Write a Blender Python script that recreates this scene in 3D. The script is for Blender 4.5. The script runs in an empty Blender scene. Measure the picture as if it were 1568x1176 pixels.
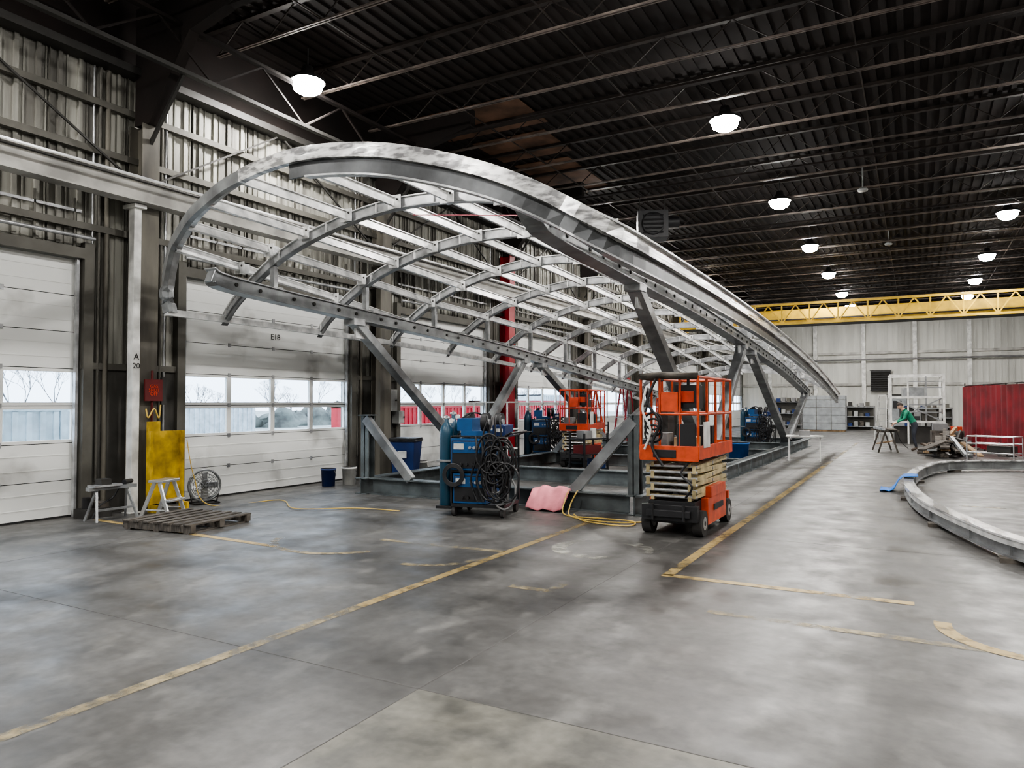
import bpy, math, random
import numpy as np
from mathutils import Vector, Matrix
random.seed(7)
D=bpy.data; SC=bpy.context.scene
# ------------------------------------------------------------ materials
MATS={}
def mat(name,col,rough=0.6,metal=0.0,var=0.15,scale=3.0,bump=0.0,stretch=(1,1,1),col2=None,emit=0,contrast=(0.35,0.65)):
    m=D.materials.new(name); m.use_nodes=True
    nt=m.node_tree; N=nt.nodes; L=nt.links; b=N['Principled BSDF']
    b.inputs['Roughness'].default_value=rough; b.inputs['Metallic'].default_value=metal
    tc=N.new('ShaderNodeTexCoord'); mp=N.new('ShaderNodeMapping'); mp.inputs['Scale'].default_value=stretch
    L.new(tc.outputs['Object'],mp.inputs['Vector'])
    nz=N.new('ShaderNodeTexNoise'); nz.inputs['Scale'].default_value=scale; nz.inputs['Detail'].default_value=6
    L.new(mp.outputs['Vector'],nz.inputs['Vector'])
    cr=N.new('ShaderNodeValToRGB'); e=cr.color_ramp.elements
    e[0].position=contrast[0]; e[1].position=contrast[1]
    c2=col2 if col2 else tuple(c*(1-var*1.6) for c in col)
    e[0].color=(*c2,1); e[1].color=(*[min(1,c*(1+var*0.5)) for c in col],1)
    L.new(nz.outputs['Fac'],cr.inputs['Fac']); L.new(cr.outputs['Color'],b.inputs['Base Color'])
    if bump>0:
        bp=N.new('ShaderNodeBump'); bp.inputs['Strength'].default_value=bump; bp.inputs['Distance'].default_value=0.02
        L.new(nz.outputs['Fac'],bp.inputs['Height']); L.new(bp.outputs['Normal'],b.inputs['Normal'])
    if emit>0:
        b.inputs['Emission Color'].default_value=(*col,1); b.inputs['Emission Strength'].default_value=emit
    MATS[name]=m; return m
mat('wall_metal',(0.38,0.375,0.335),0.6,0.1,col2=(0.14,0.135,0.12),scale=1.3,stretch=(1.5,2.6,0.22),contrast=(0.37,0.62))
mat('wall_dark_low',(0.075,0.072,0.065),0.65,0.1,var=.3,scale=2)
mat('wall_back_paint',(0.60,0.60,0.56),0.6,0,var=0.12,scale=0.8,stretch=(2,2,.4))
mat('girt_grey',(0.12,0.115,0.10),0.6,0.3)
mat('door_white',(0.74,0.75,0.73),0.45,0,var=0.12,scale=1.2,col2=(0.50,0.50,0.48),contrast=(0.27,0.42))
mat('rubber',(0.02,0.02,0.02),0.8)
mat('joint_dark',(0.075,0.073,0.07),0.7)
mat('dark_steel',(0.045,0.043,0.04),0.55,0.3)
mat('col_brown',(0.15,0.14,0.115),0.6,0.2,col2=(0.05,0.045,0.04),scale=2,stretch=(1,1,.3))
mat('white_paint',(0.75,0.75,0.72),0.5,0,var=0.2,scale=4)
mat('rail_paint',(0.48,0.47,0.44),0.5,0.1,var=0.25,scale=2)
mat('red_paint',(0.34,0.015,0.025),0.45)
mat('black_deck',(0.013,0.008,0.0065),0.9,0,var=0.3,scale=1)
mat('lit_rust_deck',(0.16,0.085,0.05),0.8,0,var=0.4,scale=1.5)
mat('joist_steel',(0.035,0.026,0.022),0.6,0.2,var=0.3)
mat('joist_light',(0.19,0.155,0.135),0.5,0.2,var=0.35)
mat('galv',(0.54,0.55,0.56),0.30,0.5,col2=(0.26,0.265,0.27),scale=4,bump=.04)
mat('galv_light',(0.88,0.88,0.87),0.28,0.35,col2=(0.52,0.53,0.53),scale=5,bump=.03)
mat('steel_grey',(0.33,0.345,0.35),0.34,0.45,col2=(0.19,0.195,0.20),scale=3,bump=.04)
mat('fascia_dark',(0.11,0.115,0.12),0.35,0.6,col2=(0.06,0.062,0.065),scale=3)
mat('wrapped_steel',(0.92,0.92,0.91),0.2,0.4,col2=(0.30,0.30,0.305),scale=4,bump=.15,stretch=(1.5,.22,4),contrast=(.40,.56))
mat('base_steel',(0.14,0.16,0.165),0.5,0.4,var=0.3,scale=3)
mat('orange_paint',(0.60,0.08,0.025),0.4,0,var=0.2,scale=6)
mat('orange_red',(0.58,0.06,0.02),0.4,0,var=0.2,scale=6)
mat('cream_paint',(0.52,0.43,0.24),0.45,0,var=0.25,scale=6)
mat('black_plastic',(0.014,0.014,0.016),0.5)
mat('tyre',(0.035,0.033,0.032),0.75)
mat('grey_plastic',(0.20,0.20,0.20),0.5)
mat('welder_blue',(0.012,0.085,0.24),0.35)
mat('cylinder_teal',(0.015,0.06,0.10),0.35)
mat('bin_blue',(0.012,0.035,0.14),0.45)
mat('blue_cloth',(0.02,0.15,0.5),0.7)
mat('pink_cloth',(0.66,0.22,0.26),0.8,0,var=.2,bump=.3)
mat('yellow_paint',(0.52,0.34,0.02),0.5,0,var=0.3,scale=5)
mat('crane_yellow',(0.66,0.43,0.035),0.5,0,var=0.2,scale=2)
mat('yellow_hose',(0.6,0.42,0.10),0.5)
mat('sign_red',(0.11,0.010,0.010),0.5)
mat('sign_text',(0.02,0.02,0.02),0.6)
mat('wood_old',(0.10,0.088,0.075),0.85,0,var=.4,scale=6,bump=.3,stretch=(1,6,1))
mat('wood_new',(0.38,0.26,0.15),0.8,0,var=.3,scale=6,stretch=(1,6,1))
mat('alu',(0.70,0.71,0.72),0.3,0.85,var=.1)
mat('curtain_red',(0.20,0.012,0.018),0.5,0,var=.3,scale=2)
mat('wrap_grey',(0.40,0.41,0.40),0.4,0.1,var=.3,scale=2,bump=.3)
mat('skin',(0.62,0.38,0.28),0.5,0,var=.05)
mat('hair_dark',(0.03,0.02,0.015),0.7)
mat('shirt_green',(0.02,0.22,0.13),0.8,0,var=.2,scale=8)
mat('jeans_dark',(0.04,0.045,0.06),0.85,0,var=.2,scale=8)
mat('boot_brown',(0.06,0.04,0.025),0.7)
mat('lamp_lens',(1.0,0.98,0.95),0.4,emit=110)
mat('lamp_body',(0.08,0.08,0.08),0.5,0.4)
mat('yard',(0.38,0.40,0.38),0.9,0,var=.25,scale=.4)
mat('bark',(0.19,0.185,0.185),0.9)
mat('evergreen',(0.14,0.155,0.14),0.9,0,var=.4,scale=.8,bump=1)
mat('trailer_red',(0.50,0.025,0.04),0.45)
mat('trailer_white',(0.58,0.66,0.70),0.45)
mat('screen_grey',(0.30,0.32,0.33),0.5)
g=D.materials.new('window_glass'); g.use_nodes=True; nt=g.node_tree; nt.nodes.clear()
o=nt.nodes.new('ShaderNodeOutputMaterial'); mx=nt.nodes.new('ShaderNodeMixShader'); tr=nt.nodes.new('ShaderNodeBsdfTransparent'); gl=nt.nodes.new('ShaderNodeBsdfGlossy')
tr.inputs[0].default_value=(.92,.96,1,1); gl.inputs['Roughness'].default_value=.05; mx.inputs[0].default_value=.05
nt.links.new(tr.outputs[0],mx.inputs[1]); nt.links.new(gl.outputs[0],mx.inputs[2]); nt.links.new(mx.outputs[0],o.inputs[0]); MATS['window_glass']=g
def paint(name,col,cov):
    m=D.materials.new(name); m.use_nodes=True; nt=m.node_tree; N=nt.nodes; L=nt.links; b=N['Principled BSDF']
    b.inputs['Base Color'].default_value=(*col,1); b.inputs['Roughness'].default_value=.55
    out=N['Material Output']; t=N.new('ShaderNodeBsdfTransparent'); mx=N.new('ShaderNodeMixShader')
    tc=N.new('ShaderNodeTexCoord'); n1=N.new('ShaderNodeTexNoise'); n1.inputs['Scale'].default_value=9; n1.inputs['Detail'].default_value=8
    n2=N.new('ShaderNodeTexNoise'); n2.inputs['Scale'].default_value=1.1
    ad=N.new('ShaderNodeMath'); ad.operation='ADD'
    cr=N.new('ShaderNodeValToRGB'); cr.color_ramp.elements[0].position=cov-.09; cr.color_ramp.elements[1].position=cov+.09
    dv=N.new('ShaderNodeMath'); dv.operation='MULTIPLY'; dv.inputs[1].default_value=.5
    L.new(tc.outputs['Object'],n1.inputs['Vector']); L.new(tc.outputs['Object'],n2.inputs['Vector'])
    L.new(n1.outputs['Fac'],ad.inputs[0]); L.new(n2.outputs['Fac'],ad.inputs[1]); L.new(ad.outputs[0],dv.inputs[0]); L.new(dv.outputs[0],cr.inputs['Fac'])
    L.new(cr.outputs['Color'],mx.inputs[0]); L.new(t.outputs[0],mx.inputs[1]); L.new(b.outputs[0],mx.inputs[2]); L.new(mx.outputs[0],out.inputs[0])
    MATS[name]=m
paint('floor_yellow',(0.38,0.28,0.12),.44)
paint('floor_yellow_faded',(0.30,0.25,0.15),.53)
paint('floor_white_faded',(0.30,0.295,0.26),.55)
def floor_mat():
    m=D.materials.new('concrete_floor'); m.use_nodes=True; nt=m.node_tree; N=nt.nodes; L=nt.links; b=N['Principled BSDF']
    b.inputs['Specular IOR Level'].default_value=.5
    tc=N.new('ShaderNodeTexCoord')
    def noise(s,d=5,st=(1,1,1),loc=(0,0,0)):
        mp=N.new('ShaderNodeMapping'); mp.inputs['Scale'].default_value=st; mp.inputs['Location'].default_value=loc; L.new(tc.outputs['Object'],mp.inputs[0])
        n=N.new('ShaderNodeTexNoise'); n.inputs['Scale'].default_value=s; n.inputs['Detail'].default_value=d; L.new(mp.outputs[0],n.inputs['Vector']); return n.outputs['Fac']
    def ramp(f,a,ca,bb,cb):
        r=N.new('ShaderNodeValToRGB'); r.color_ramp.elements[0].position=a; r.color_ramp.elements[1].position=bb
        r.color_ramp.elements[0].color=(*ca,1); r.color_ramp.elements[1].color=(*cb,1); L.new(f,r.inputs[0]); return r.outputs[0]
    big=ramp(noise(.35,4),.35,(.098,.096,.092),.62,(.140,.137,.131))
    fine=ramp(noise(12,11),.3,(.66,.66,.66),.7,(1.0,1.0,1.0))
    streak=ramp(noise(1.0,6,(1.0,.12,1)),.36,(.55,.545,.54),.54,(1,1,1))
    streak2=ramp(noise(1.1,6,(.20,1.0,1),(4,7,0)),.35,(.60,.595,.59),.52,(1,1,1))
    blot=ramp(noise(1.1,9),.30,(.62,.61,.60),.48,(1,1,1))
    wear=ramp(noise(2.6,11,(1,1,1),(9,2,0)),.54,(1,1,1),.70,(1.0,1.0,1.0))
    scuff=ramp(noise(3.4,11,(1,.6,1),(1,5,0)),.56,(0,0,0),.70,(.055,.054,.05))
    def mul(a,c):
        x=N.new('ShaderNodeMix'); x.data_type='RGBA'; x.blend_type='MULTIPLY'; x.inputs[0].default_value=1; L.new(a,x.inputs[6]); L.new(c,x.inputs[7]); return x.outputs[2]
    c=mul(mul(mul(mul(big,fine),streak),blot),streak2)
    xa=N.new('ShaderNodeMix'); xa.data_type='RGBA'; xa.blend_type='ADD'; xa.inputs[0].default_value=1; L.new(c,xa.inputs[6]); L.new(scuff,xa.inputs[7]); c=xa.outputs[2]
    sp=N.new('ShaderNodeSeparateXYZ'); L.new(tc.outputs['Object'],sp.inputs[0])
    a1=N.new('ShaderNodeMath'); a1.operation='GREATER_THAN'; a1.inputs[1].default_value=-2.6; L.new(sp.outputs[0],a1.inputs[0])
    a2=N.new('ShaderNodeMath'); a2.operation='LESS_THAN'; a2.inputs[1].default_value=3.53; L.new(sp.outputs[1],a2.inputs[0])
    a3=N.new('ShaderNodeMath'); a3.operation='MULTIPLY'; L.new(a1.outputs[0],a3.inputs[0]); L.new(a2.outputs[0],a3.inputs[1])
    lt=ramp(noise(3.2,12),.38,(.085,.083,.072),.60,(.170,.164,.138))
    x=N.new('ShaderNodeMix'); x.data_type='RGBA'; L.new(a3.outputs[0],x.inputs[0]); L.new(c,x.inputs[6]); L.new(mul(lt,fine),x.inputs[7])
    L.new(x.outputs[2],b.inputs['Base Color'])
    rr=N.new('ShaderNodeMapRange'); rr.inputs[1].default_value=.3; rr.inputs[2].default_value=.7; rr.inputs[3].default_value=.30; rr.inputs[4].default_value=.56
    L.new(noise(2.5,9),rr.inputs[0]); L.new(rr.outputs[0],b.inputs['Roughness'])
    bp=N.new('ShaderNodeBump'); bp.inputs['Strength'].default_value=.2; bp.inputs['Distance'].default_value=.01; L.new(noise(7,11),bp.inputs['Height']); L.new(bp.outputs[0],b.inputs['Normal'])
    MATS['concrete_floor']=m
floor_mat()
# ------------------------------------------------------------ mesh builder
class MB:
    def __init__(s): s.v=[]; s.f=[]; s.m=[]; s.s=[]
    def add(s,vs,fs,m,sm=False):
        o=len(s.v); s.v+= [tuple(v) for v in vs]
        for f in fs: s.f.append([i+o for i in f]); s.m.append(m); s.s.append(sm)
    def box(s,c,d,m,rz=0,M=None):
        hx,hy,hz=d[0]/2,d[1]/2,d[2]/2; vs=[]
        R=M if M is not None else Matrix.Rotation(rz,3,'Z')
        for z in(-hz,hz):
            for x,y in((-hx,-hy),(hx,-hy),(hx,hy),(-hx,hy)):
                vs.append(R@Vector((x,y,z))+Vector(c))
        s.add(vs,[(3,2,1,0),(4,5,6,7),(0,1,5,4),(1,2,6,5),(2,3,7,6),(3,0,4,7)],m)
    def b2(s,x0,x1,y0,y1,z0,z1,m): s.box(((x0+x1)/2,(y0+y1)/2,(z0+z1)/2),(abs(x1-x0),abs(y1-y0),abs(z1-z0)),m)
    def frame(s,t,up):
        t=t.normalized(); u=Vector(up)
        if abs(t.dot(u.normalized()))>.98: u=Vector((0,1,0)) if abs(t.y)<.9 else Vector((1,0,0))
        sd=t.cross(u).normalized(); u2=sd.cross(t).normalized(); return sd,u2
    def sweep(s,pts,w,h,m,up=(0,0,1),closed=False,sm=False,ups=None):
        pts=[Vector(p) for p in pts]; n=len(pts); vs=[]; fs=[]
        for i,p in enumerate(pts):
            if closed: t=pts[(i+1)%n]-pts[i-1]
            else: t=pts[min(i+1,n-1)]-pts[max(i-1,0)]
            sd,u=s.frame(t,ups[i] if ups else up)
            for a,b in((-1,-1),(1,-1),(1,1),(-1,1)): vs.append(p+sd*a*w/2+u*b*h/2)
        for i in range(n if closed else n-1):
            j=(i+1)%n
            for k in range(4): fs.append((i*4+k,i*4+(k+1)%4,j*4+(k+1)%4,j*4+k))
        if not closed: fs+= [(3,2,1,0),tuple((n-1)*4+k for k in range(4))]
        s.add(vs,fs,m,sm)
    def beam(s,p,q,w,h,m,up=(0,0,1)): s.sweep([p,q],w,h,m,up)
    def ibeam(s,p,q,w,h,m,t=.02,up=(0,0,1)):
        p=Vector(p);q=Vector(q); sd,u=s.frame(q-p,up)
        s.beam(p,q,t,h,m,up); s.beam(p+u*(h/2-t/2),q+u*(h/2-t/2),w,t,m,up); s.beam(p-u*(h/2-t/2),q-u*(h/2-t/2),w,t,m,up)
    def tube(s,pts,r,m,seg=8,closed=False,rs=None,caps=True):
        pts=[Vector(p) for p in pts]; n=len(pts); vs=[]; fs=[]; pu=None
        for i,p in enumerate(pts):
            if closed: t=pts[(i+1)%n]-pts[i-1]
            else: t=pts[min(i+1,n-1)]-pts[max(i-1,0)]
            if t.length<1e-9: t=Vector((0,0,1))
            t.normalize()
            if pu is None:
                sd,u=s.frame(t,(0,0,1))
            else:
                u=(pu-t*pu.dot(t)); u=u.normalized() if u.length>1e-6 else s.frame(t,(0,0,1))[1]; sd=t.cross(u)
            pu=u; rr=rs[i] if rs else r
            for k in range(seg):
                a=2*math.pi*k/seg; vs.append(p+(sd*math.cos(a)+u*math.sin(a))*rr)
        for i in range(n if closed else n-1):
            j=(i+1)%n
            for k in range(seg): fs.append((i*seg+k,i*seg+(k+1)%seg,j*seg+(k+1)%seg,j*seg+k))
        s.add(vs,fs,m,True)
        if caps and not closed: s.add([v for v in vs[:seg]],[tuple(range(seg))[::-1]],m); s.add([v for v in vs[-seg:]],[tuple(range(seg))],m)
    def cyl(s,p,q,r,m,seg=16,r2=None): s.tube([p,q],r,m,seg,rs=[r,r if r2 is None else r2])
    def prof(s,c,prs,m,seg=20,axis='Z'):
        vs=[];fs=[]
        for r,z in prs:
            for k in range(seg):
                a=2*math.pi*k/seg; x,y=r*math.cos(a),r*math.sin(a)
                v=(x,y,z) if axis=='Z' else ((z,x,y) if axis=='X' else (x,z,y))
                vs.append(Vector(v)+Vector(c))
        for i in range(len(prs)-1):
            for k in range(seg): fs.append((i*seg+k,i*seg+(k+1)%seg,(i+1)*seg+(k+1)%seg,(i+1)*seg+k))
        s.add(vs,fs,m,True)
    def ring(s,c,R,r,m,axis='Z',n=24,seg=6,sq=1):
        P=[]
        for k in range(n):
            a=2*math.pi*k/n; x,y=R*math.cos(a),R*math.sin(a)*sq
            v=(x,y,0) if axis=='Z' else ((0,x,y) if axis=='X' else (x,0,y)); P.append(Vector(c)+Vector(v))
        s.tube(P,r,m,seg,closed=True)
    def rail(s,pts,r,m,closed=False): 
        for i in range(len(pts)-(0 if closed else 1)): s.cyl(pts[i],pts[(i+1)%len(pts)],r,m,8)
    def obj(s,name,parent=None,bevel=0,loc=None,rz=0):
        me=D.meshes.new(name); me.from_pydata(s.v,[],s.f)
        names=list(dict.fromkeys(s.m))
        for n in names: me.materials.append(MATS[n])
        me.polygons.foreach_set('material_index',[names.index(x) for x in s.m])
        me.polygons.foreach_set('use_smooth',s.s); me.update()
        ob=D.objects.new(name,me); SC.collection.objects.link(ob)
        if loc: ob.location=loc
        ob.rotation_euler[2]=rz
        if parent: ob.parent=parent
        if bevel>0:
            b=ob.modifiers.new('bev','BEVEL'); b.width=bevel; b.segments=2; b.limit_method='ANGLE'; b.angle_limit=math.radians(50)
        return ob
def empty(name,loc=(0,0,0),rz=0):
    e=D.objects.new(name,None); e.location=loc; e.rotation_euler[2]=rz; SC.collection.objects.link(e); return e
def text(s,name,loc,size,m,rot,parent=None):
    c=D.curves.new(name,'FONT'); c.body=s; c.size=size; c.extrude=.002; c.align_x='CENTER'; c.align_y='CENTER'; c.space_line=.8
    o=D.objects.new(name,c); o.location=loc; o.rotation_euler=rot; c.materials.append(MATS[m]); SC.collection.objects.link(o)
    if parent: o.parent=parent
    return o
# ------------------------------------------------------------ room
XW=-11.0; XR=14.0; YB=54.0; YF=-10.0; ZC=8.2; ZE=6.95
def doorY(k): return 8.07+5.9*k, 12.22+5.9*k
DK=list(range(-3,8))
b=MB(); b.b2(XW-.2,XR+.2,YF-.2,YB+.2,-.2,0,'concrete_floor'); b.obj('floor')
b=MB()
for x in(-8.5,-2.6,3.3,9.2): b.b2(x-.004,x+.004,YF,YB,.0003,.001,'joint_dark')
for k in range(-1,9): 
    y=3.53+5.9*k; b.b2(XW,XR,y-.004,y+.004,.0003,.001,'joint_dark')
b.obj('floor_joints')
b=MB()
dl=[(max(YF,doorY(k)[0]),min(YB,doorY(k)[1])) for k in DK if doorY(k)[1]<YB and doorY(k)[0]>YF]
cur=YF; piers=[]
for a,c in dl: piers.append((cur,a)); cur=c
piers.append((cur,YB))
DH=3.85
for a,c in piers: b.b2(XW-.15,XW,a,c,0,DH,'wall_metal')
b.b2(XW-.15,XW,YF,YB,DH,ZE,'wall_metal'); b.b2(XW-.15,XW,YF,YB,ZE,ZC,'black_deck')
y=YF+.1; i=0
while y<YB-.1:
    ind=any(a-.05<y<c+.05 for a,c in dl)
    b.b2(XW,XW+.045,y-.03,y+.03,DH+.2 if ind else 0,ZE,'wall_metal'); b.b2(XW,XW+.02,y+.10,y+.12,DH+.2 if ind else 0,ZE,'wall_metal')
    if i%4==0: b.b2(XW,XW+.05,y+.14,y+.155,DH+.2 if ind else 0,ZE,'girt_grey')
    y+=.3; i+=1
for z in(4.35,5.55,6.3): b.b2(XW+.045,XW+.14,YF,YB,z-.05,z+.05,'girt_grey')
for a,c in piers:
    for z in(2.25,): b.b2(XW+.045,XW+.12,a,c,z-.05,z+.05,'girt_grey')
    if c-a>.5: b.b2(XW+.05,XW+.075,a+.02,c-.02,0,2.2,'wall_dark_low')
b.obj('wall_left')
b=MB()
for a,c in dl:
    b.b2(XW+.0,XW+.16,a-.16,a-.01,0,DH+.25,'girt_grey'); b.b2(XW+.0,XW+.16,c+.01,c+.16,0,DH+.25,'girt_grey')
    b.b2(XW+.0,XW+.16,a-.01,c+.01,DH,DH+.16,'girt_grey')
    for yy in(a+.04,c-.04): b.b2(XW+.02,XW+.08,yy-.02,yy+.02,0,DH,'galv')
b.obj('trim_1')
b=MB()
for a,c in dl:
    for j in range(8):
        yy=a+.1+j*(c-a-.2)/7; b.b2(XW+.05,XW+.08,yy-.015,yy+.015,4.0,4.75,'girt_grey')
    b.b2(XW+.05,XW+.08,a,c,4.55,4.59,'galv'); b.cyl((XW+.25,a-.1,4.15),(XW+.25,c+.1,4.15),.03,'galv',8)
b.obj('trim_2')
n=0
for a,c in dl:
    n+=1; b=MB(); gb=MB(); W=c-a
    for i in range(7):
        z0=i*.55+.006; z1=(i+1)*.55-.006
        if i in(2,3):
            b.b2(XW-.07,XW-.02,a,c,z0,z0+.045,'door_white'); b.b2(XW-.07,XW-.02,a,c,z1-.045,z1,'door_white')
            for j in range(5):
                yy=a+j*W/4; y0=max(a,yy-.05); y1=min(c,yy+.05); b.b2(XW-.07,XW-.02,y0,y1,z0+.045,z1-.045,'door_white')
            gb.b2(XW-.05,XW-.044,a+.02,c-.02,z0+.04,z1-.04,'window_glass')
        else:
            b.b2(XW-.07,XW-.02,a,c,z0,z1,'door_white')
            b.b2(XW-.025,XW-.014,a+.02,c-.02,z0+.16,z0+.17,'door_white'); b.b2(XW-.025,XW-.014,a+.02,c-.02,z1-.17,z1-.16,'door_white')
        b.b2(XW-.06,XW-.03,a,c,z0-.012,z0,'rubber')
        for j in(1,2,3):
            yy=a+j*W/4; b.b2(XW-.02,XW-.005,yy-.03,yy+.03,max(.03,z0-.04),z0+.03,'galv')
    b.b2(XW-.075,XW-.015,a,c,.0,.03,'rubber')
    d=b.obj('door_%d'%n); gb.obj('window_glass_panes',d)
    if abs(a-8.07)<.1: text('E18','door_number',(XW-.012,10.2,2.98),.16,'sign_text',(math.pi/2,0,math.pi/2),d)
b=MB(); b.b2(XW-.15,XR+.15,YB,YB+.15,0,ZC,'wall_back_paint')
x=XW+.15
while x<XR: b.b2(x-.04,x+.04,YB-.04,YB,0,ZC,'wall_back_paint'); x+=.33
for z in(2.9,5.0): b.b2(XW,XR,YB-.14,YB-.04,z-.08,z+.08,'rail_paint')
for x in(-9,-6,-3,0,3,6,9,12): b.b2(x-.12,x+.12,YB-.3,YB-.04,0,ZC-.6,'white_paint')
b.tube([(XW,YB-.35,4.55),(XR,YB-.35,4.55)],.06,'grey_plastic')
b.obj('wall_back')
b=MB(); b.b2(XR,XR+.15,YF,YB,0,ZC,'wall_metal')
y=YF+.2
while y<YB: b.b2(XR-.04,XR,y-.04,y+.04,0,ZC,'wall_metal'); y+=.4
b.obj('wall_right')
b=MB(); b.b2(XW-.15,XR+.15,YF-.15,YF,0,ZC,'wall_metal')
x=XW+.15
while x<XR: b.b2(x-.04,x+.04,YF,YF+.04,0,ZC,'wall_metal'); x+=.4
b.obj('wall_front')
b=MB(); b.b2(XW-.15,XR+.15,YF-.15,YB+.15,ZC,ZC+.15,'black_deck')
x=XW+.1
while x<XR:
    b.b2(x-.05,x+.05,YF,YB,ZC-.04,ZC,'black_deck'); x+=.25
for (x0,x1,y0,y1) in((-10.0,-7.3,13.2,14.8),(-9.6,-7.6,15.2,16.8),(-9.5,-7.9,17.2,20.4)):
    b.b2(x0,x1,y0,y1,ZC-.06,ZC-.042,'lit_rust_deck')  # rust-brown panels; lit look of the deck put into their lighter colour
b.obj('ceiling')
b=MB(); y=YF+.6; zb=7.62
while y<YB-.4:
    b.b2(XW,XR,y-.05,y+.05,ZC-.12,ZC-.06,'joist_steel')
    b.b2(XW+.6,XR-.3,y-.04,y-.012,zb,zb+.03,'joist_light'); b.b2(XW+.6,XR-.3,y+.012,y+.04,zb,zb+.03,'joist_light')
    x=XW+.6; st=.6; up=False
    while x+st<XR:
        b.beam((x,y,zb+.03 if not up else ZC-.1),(x+st,y,ZC-.1 if not up else zb+.03),.018,.018,'joist_steel'); up=not up; x+=st
    y+=1.967
for x in(-8,-4.9,-.8,3.2,7.2,11): b.b2(x-.012,x+.012,YF,YB,zb+.04,zb+.06,'joist_steel')
b.obj('roof_joists')
b=MB()
for k in range(-3,8):
    yc=7.19+5.9*k
    for sx in(1,-1):
        xw=XW+.15 if sx==1 else XR-.05
        vs=[];P=[(0,6.1),(.35,6.1),(1.3,7.35),(2.6,7.62),(2.6,8.0),(0,8.0)]
        for dy in(-.09,.09):
            for px,pz in P: vs.append((xw+sx*px,yc+dy,pz))
        n_=len(P); fs=[tuple(range(n_)),tuple(range(n_,2*n_))[::-1]]+[(i,(i+1)%n_,n_+(i+1)%n_,n_+i) for i in range(n_)]
        b.add(vs,fs,'black_deck')
    b.b2(XW+.2,XR-.2,yc-.06,yc+.06,7.52,7.56,'black_deck')
for x in(-9.75,):
    b.b2(x-.05,x+.05,YF,YB,6.74,6.80,'dark_steel'); b.b2(x-.05,x+.05,YF,YB,7.45,7.5,'black_deck')
    y=YF
    while y+1<YB: b.beam((x,y,6.78),(x,y+.98,7.46),.03,.03,'black_deck'); b.beam((x,y+.98,7.46),(x,y+1.96,6.78),.03,.03,'black_deck'); y+=1.967
b.b2(XW,XW+.3,YF,YB,ZE-.06,ZE+.06,'dark_steel')
for k in range(-3,8):
    yc=7.19+5.9*k
    b.beam((XW+.25,yc,5.6),(-9.8,yc,6.75),.05,.05,'dark_steel')
    b.beam((XW+.2,yc+.3,5.3),(XW+.2,yc+2.8,6.85),.03,.03,'dark_steel'); b.beam((XW+.2,yc+5.6,5.3),(XW+.2,yc+3.0,6.85),.03,.03,'dark_steel')
b.obj('roof_frame_girders')
for k in range(-3,8):
    yc=7.19+5.9*k; cm='red_paint' if k==2 else 'col_brown'; b=MB()
    x=XW+.27
    b.b2(x-.15,x+.15,yc-.01,yc+.01,0,6.1,cm)
    b.b2(x-.17,x-.15,yc-.15,yc+.15,0,6.1,cm); b.b2(x+.15,x+.17,yc-.15,yc+.15,0,6.1,cm)
    b.b2(x-.18,x+.18,yc-.18,yc+.18,0,.02,cm)
    b.obj('steel_column')
    b=MB(); xs=XW+.1
    for yy,r,m_ in((yc+.42,.03,'girt_grey'),(yc+.5,.02,'galv'),(yc-.62,.025,'girt_grey'),(yc-.5,.04,'col_brown'),(yc-.72,.015,'galv')): b.cyl((xs,yy,.5 if r<.03 else 0.02),(xs,yy,ZE-.1),r,m_,8)
    b.obj('wall_conduits')
b=MB(); yc=6.93; x=-10.55
b.b2(x-.07,x+.07,yc-.06,yc+.06,.02,4.72,'white_paint'); b.b2(x-.1,x+.1,yc-.1,yc+.09,0,.02,'white_paint'); b.b2(x-.16,x+.14,yc-.10,yc+.10,4.70,4.76,'white_paint')
cw=b.obj('crane_support_column',bevel=.006)
text('A','column_letter',(x+.073,yc,2.4),.14,'sign_text',(math.pi/2,0,math.pi/2),cw); text('20','column_number',(x+.073,yc,2.26),.12,'sign_text',(math.pi/2,0,math.pi/2),cw)
for k in range(-2,8):
    if k==0: continue
    yc=6.93+5.9*k; b=MB(); cm='red_paint' if k==2 else 'col_brown'
    b.b2(x-.07,x+.07,yc-.07,yc+.07,0,4.74,cm); b.b2(x-.16,x+.14,yc-.12,yc+.12,4.70,4.76,cm); b.obj('crane_support_column')
b=MB(); b.ibeam((-10.42,YF,4.95),(-10.42,YB,4.95),.26,.36,'rail_paint'); b.b2(-10.45,-10.39,YF,YB,5.13,5.19,'galv')
b.tube([(-10.2,YF,5.05),(-10.2,YB,5.05)],.02,'dark_steel'); b.b2(-10.62,-10.55,YF,YB,4.98,5.04,'galv')
b.obj('crane_runway_beam')
b=MB(); b.ibeam((13.4,YF,4.95),(13.4,YB,4.95),.26,.36,'rail_paint'); b.b2(13.37,13.43,YF,YB,5.13,5.19,'galv')
for k in range(-2,8): b.b2(13.5,13.7,6.93+5.9*k-.1,6.93+5.9*k+.1,0,4.76,'rail_paint')
b.obj('crane_runway_beam')
b=MB(); y=36.0
b.b2(-10.25,13.2,y+.5,y+.9,5.35,6.1,'crane_yellow')
for z in(5.35,6.25): b.b2(-10.25,13.2,y-.5,y-.4,z-.05,z+.05,'crane_yellow')
x=-10.2
while x<13.0:
    b.b2(x-.03,x+.03,y-.48,y-.42,5.35,6.25,'crane_yellow'); b.beam((x,y-.45,5.35),(x+.6,y-.45,6.22),.05,.05,'crane_yellow'); b.beam((x+.6,y-.45,6.22),(min(x+1.2,13.2),y-.45,5.35),.05,.05,'crane_yellow')
    b.b2(x-.03,x+.03,y-.45,y+.5,5.3,5.35,'crane_yellow'); x+=1.2
b.b2(-10.25,13.2,y-.45,y+.5,5.27,5.30,'dark_steel'); b.b2(-10.2,13.1,y+.42,y+.5,5.6,5.66,'black_plastic')
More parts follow.
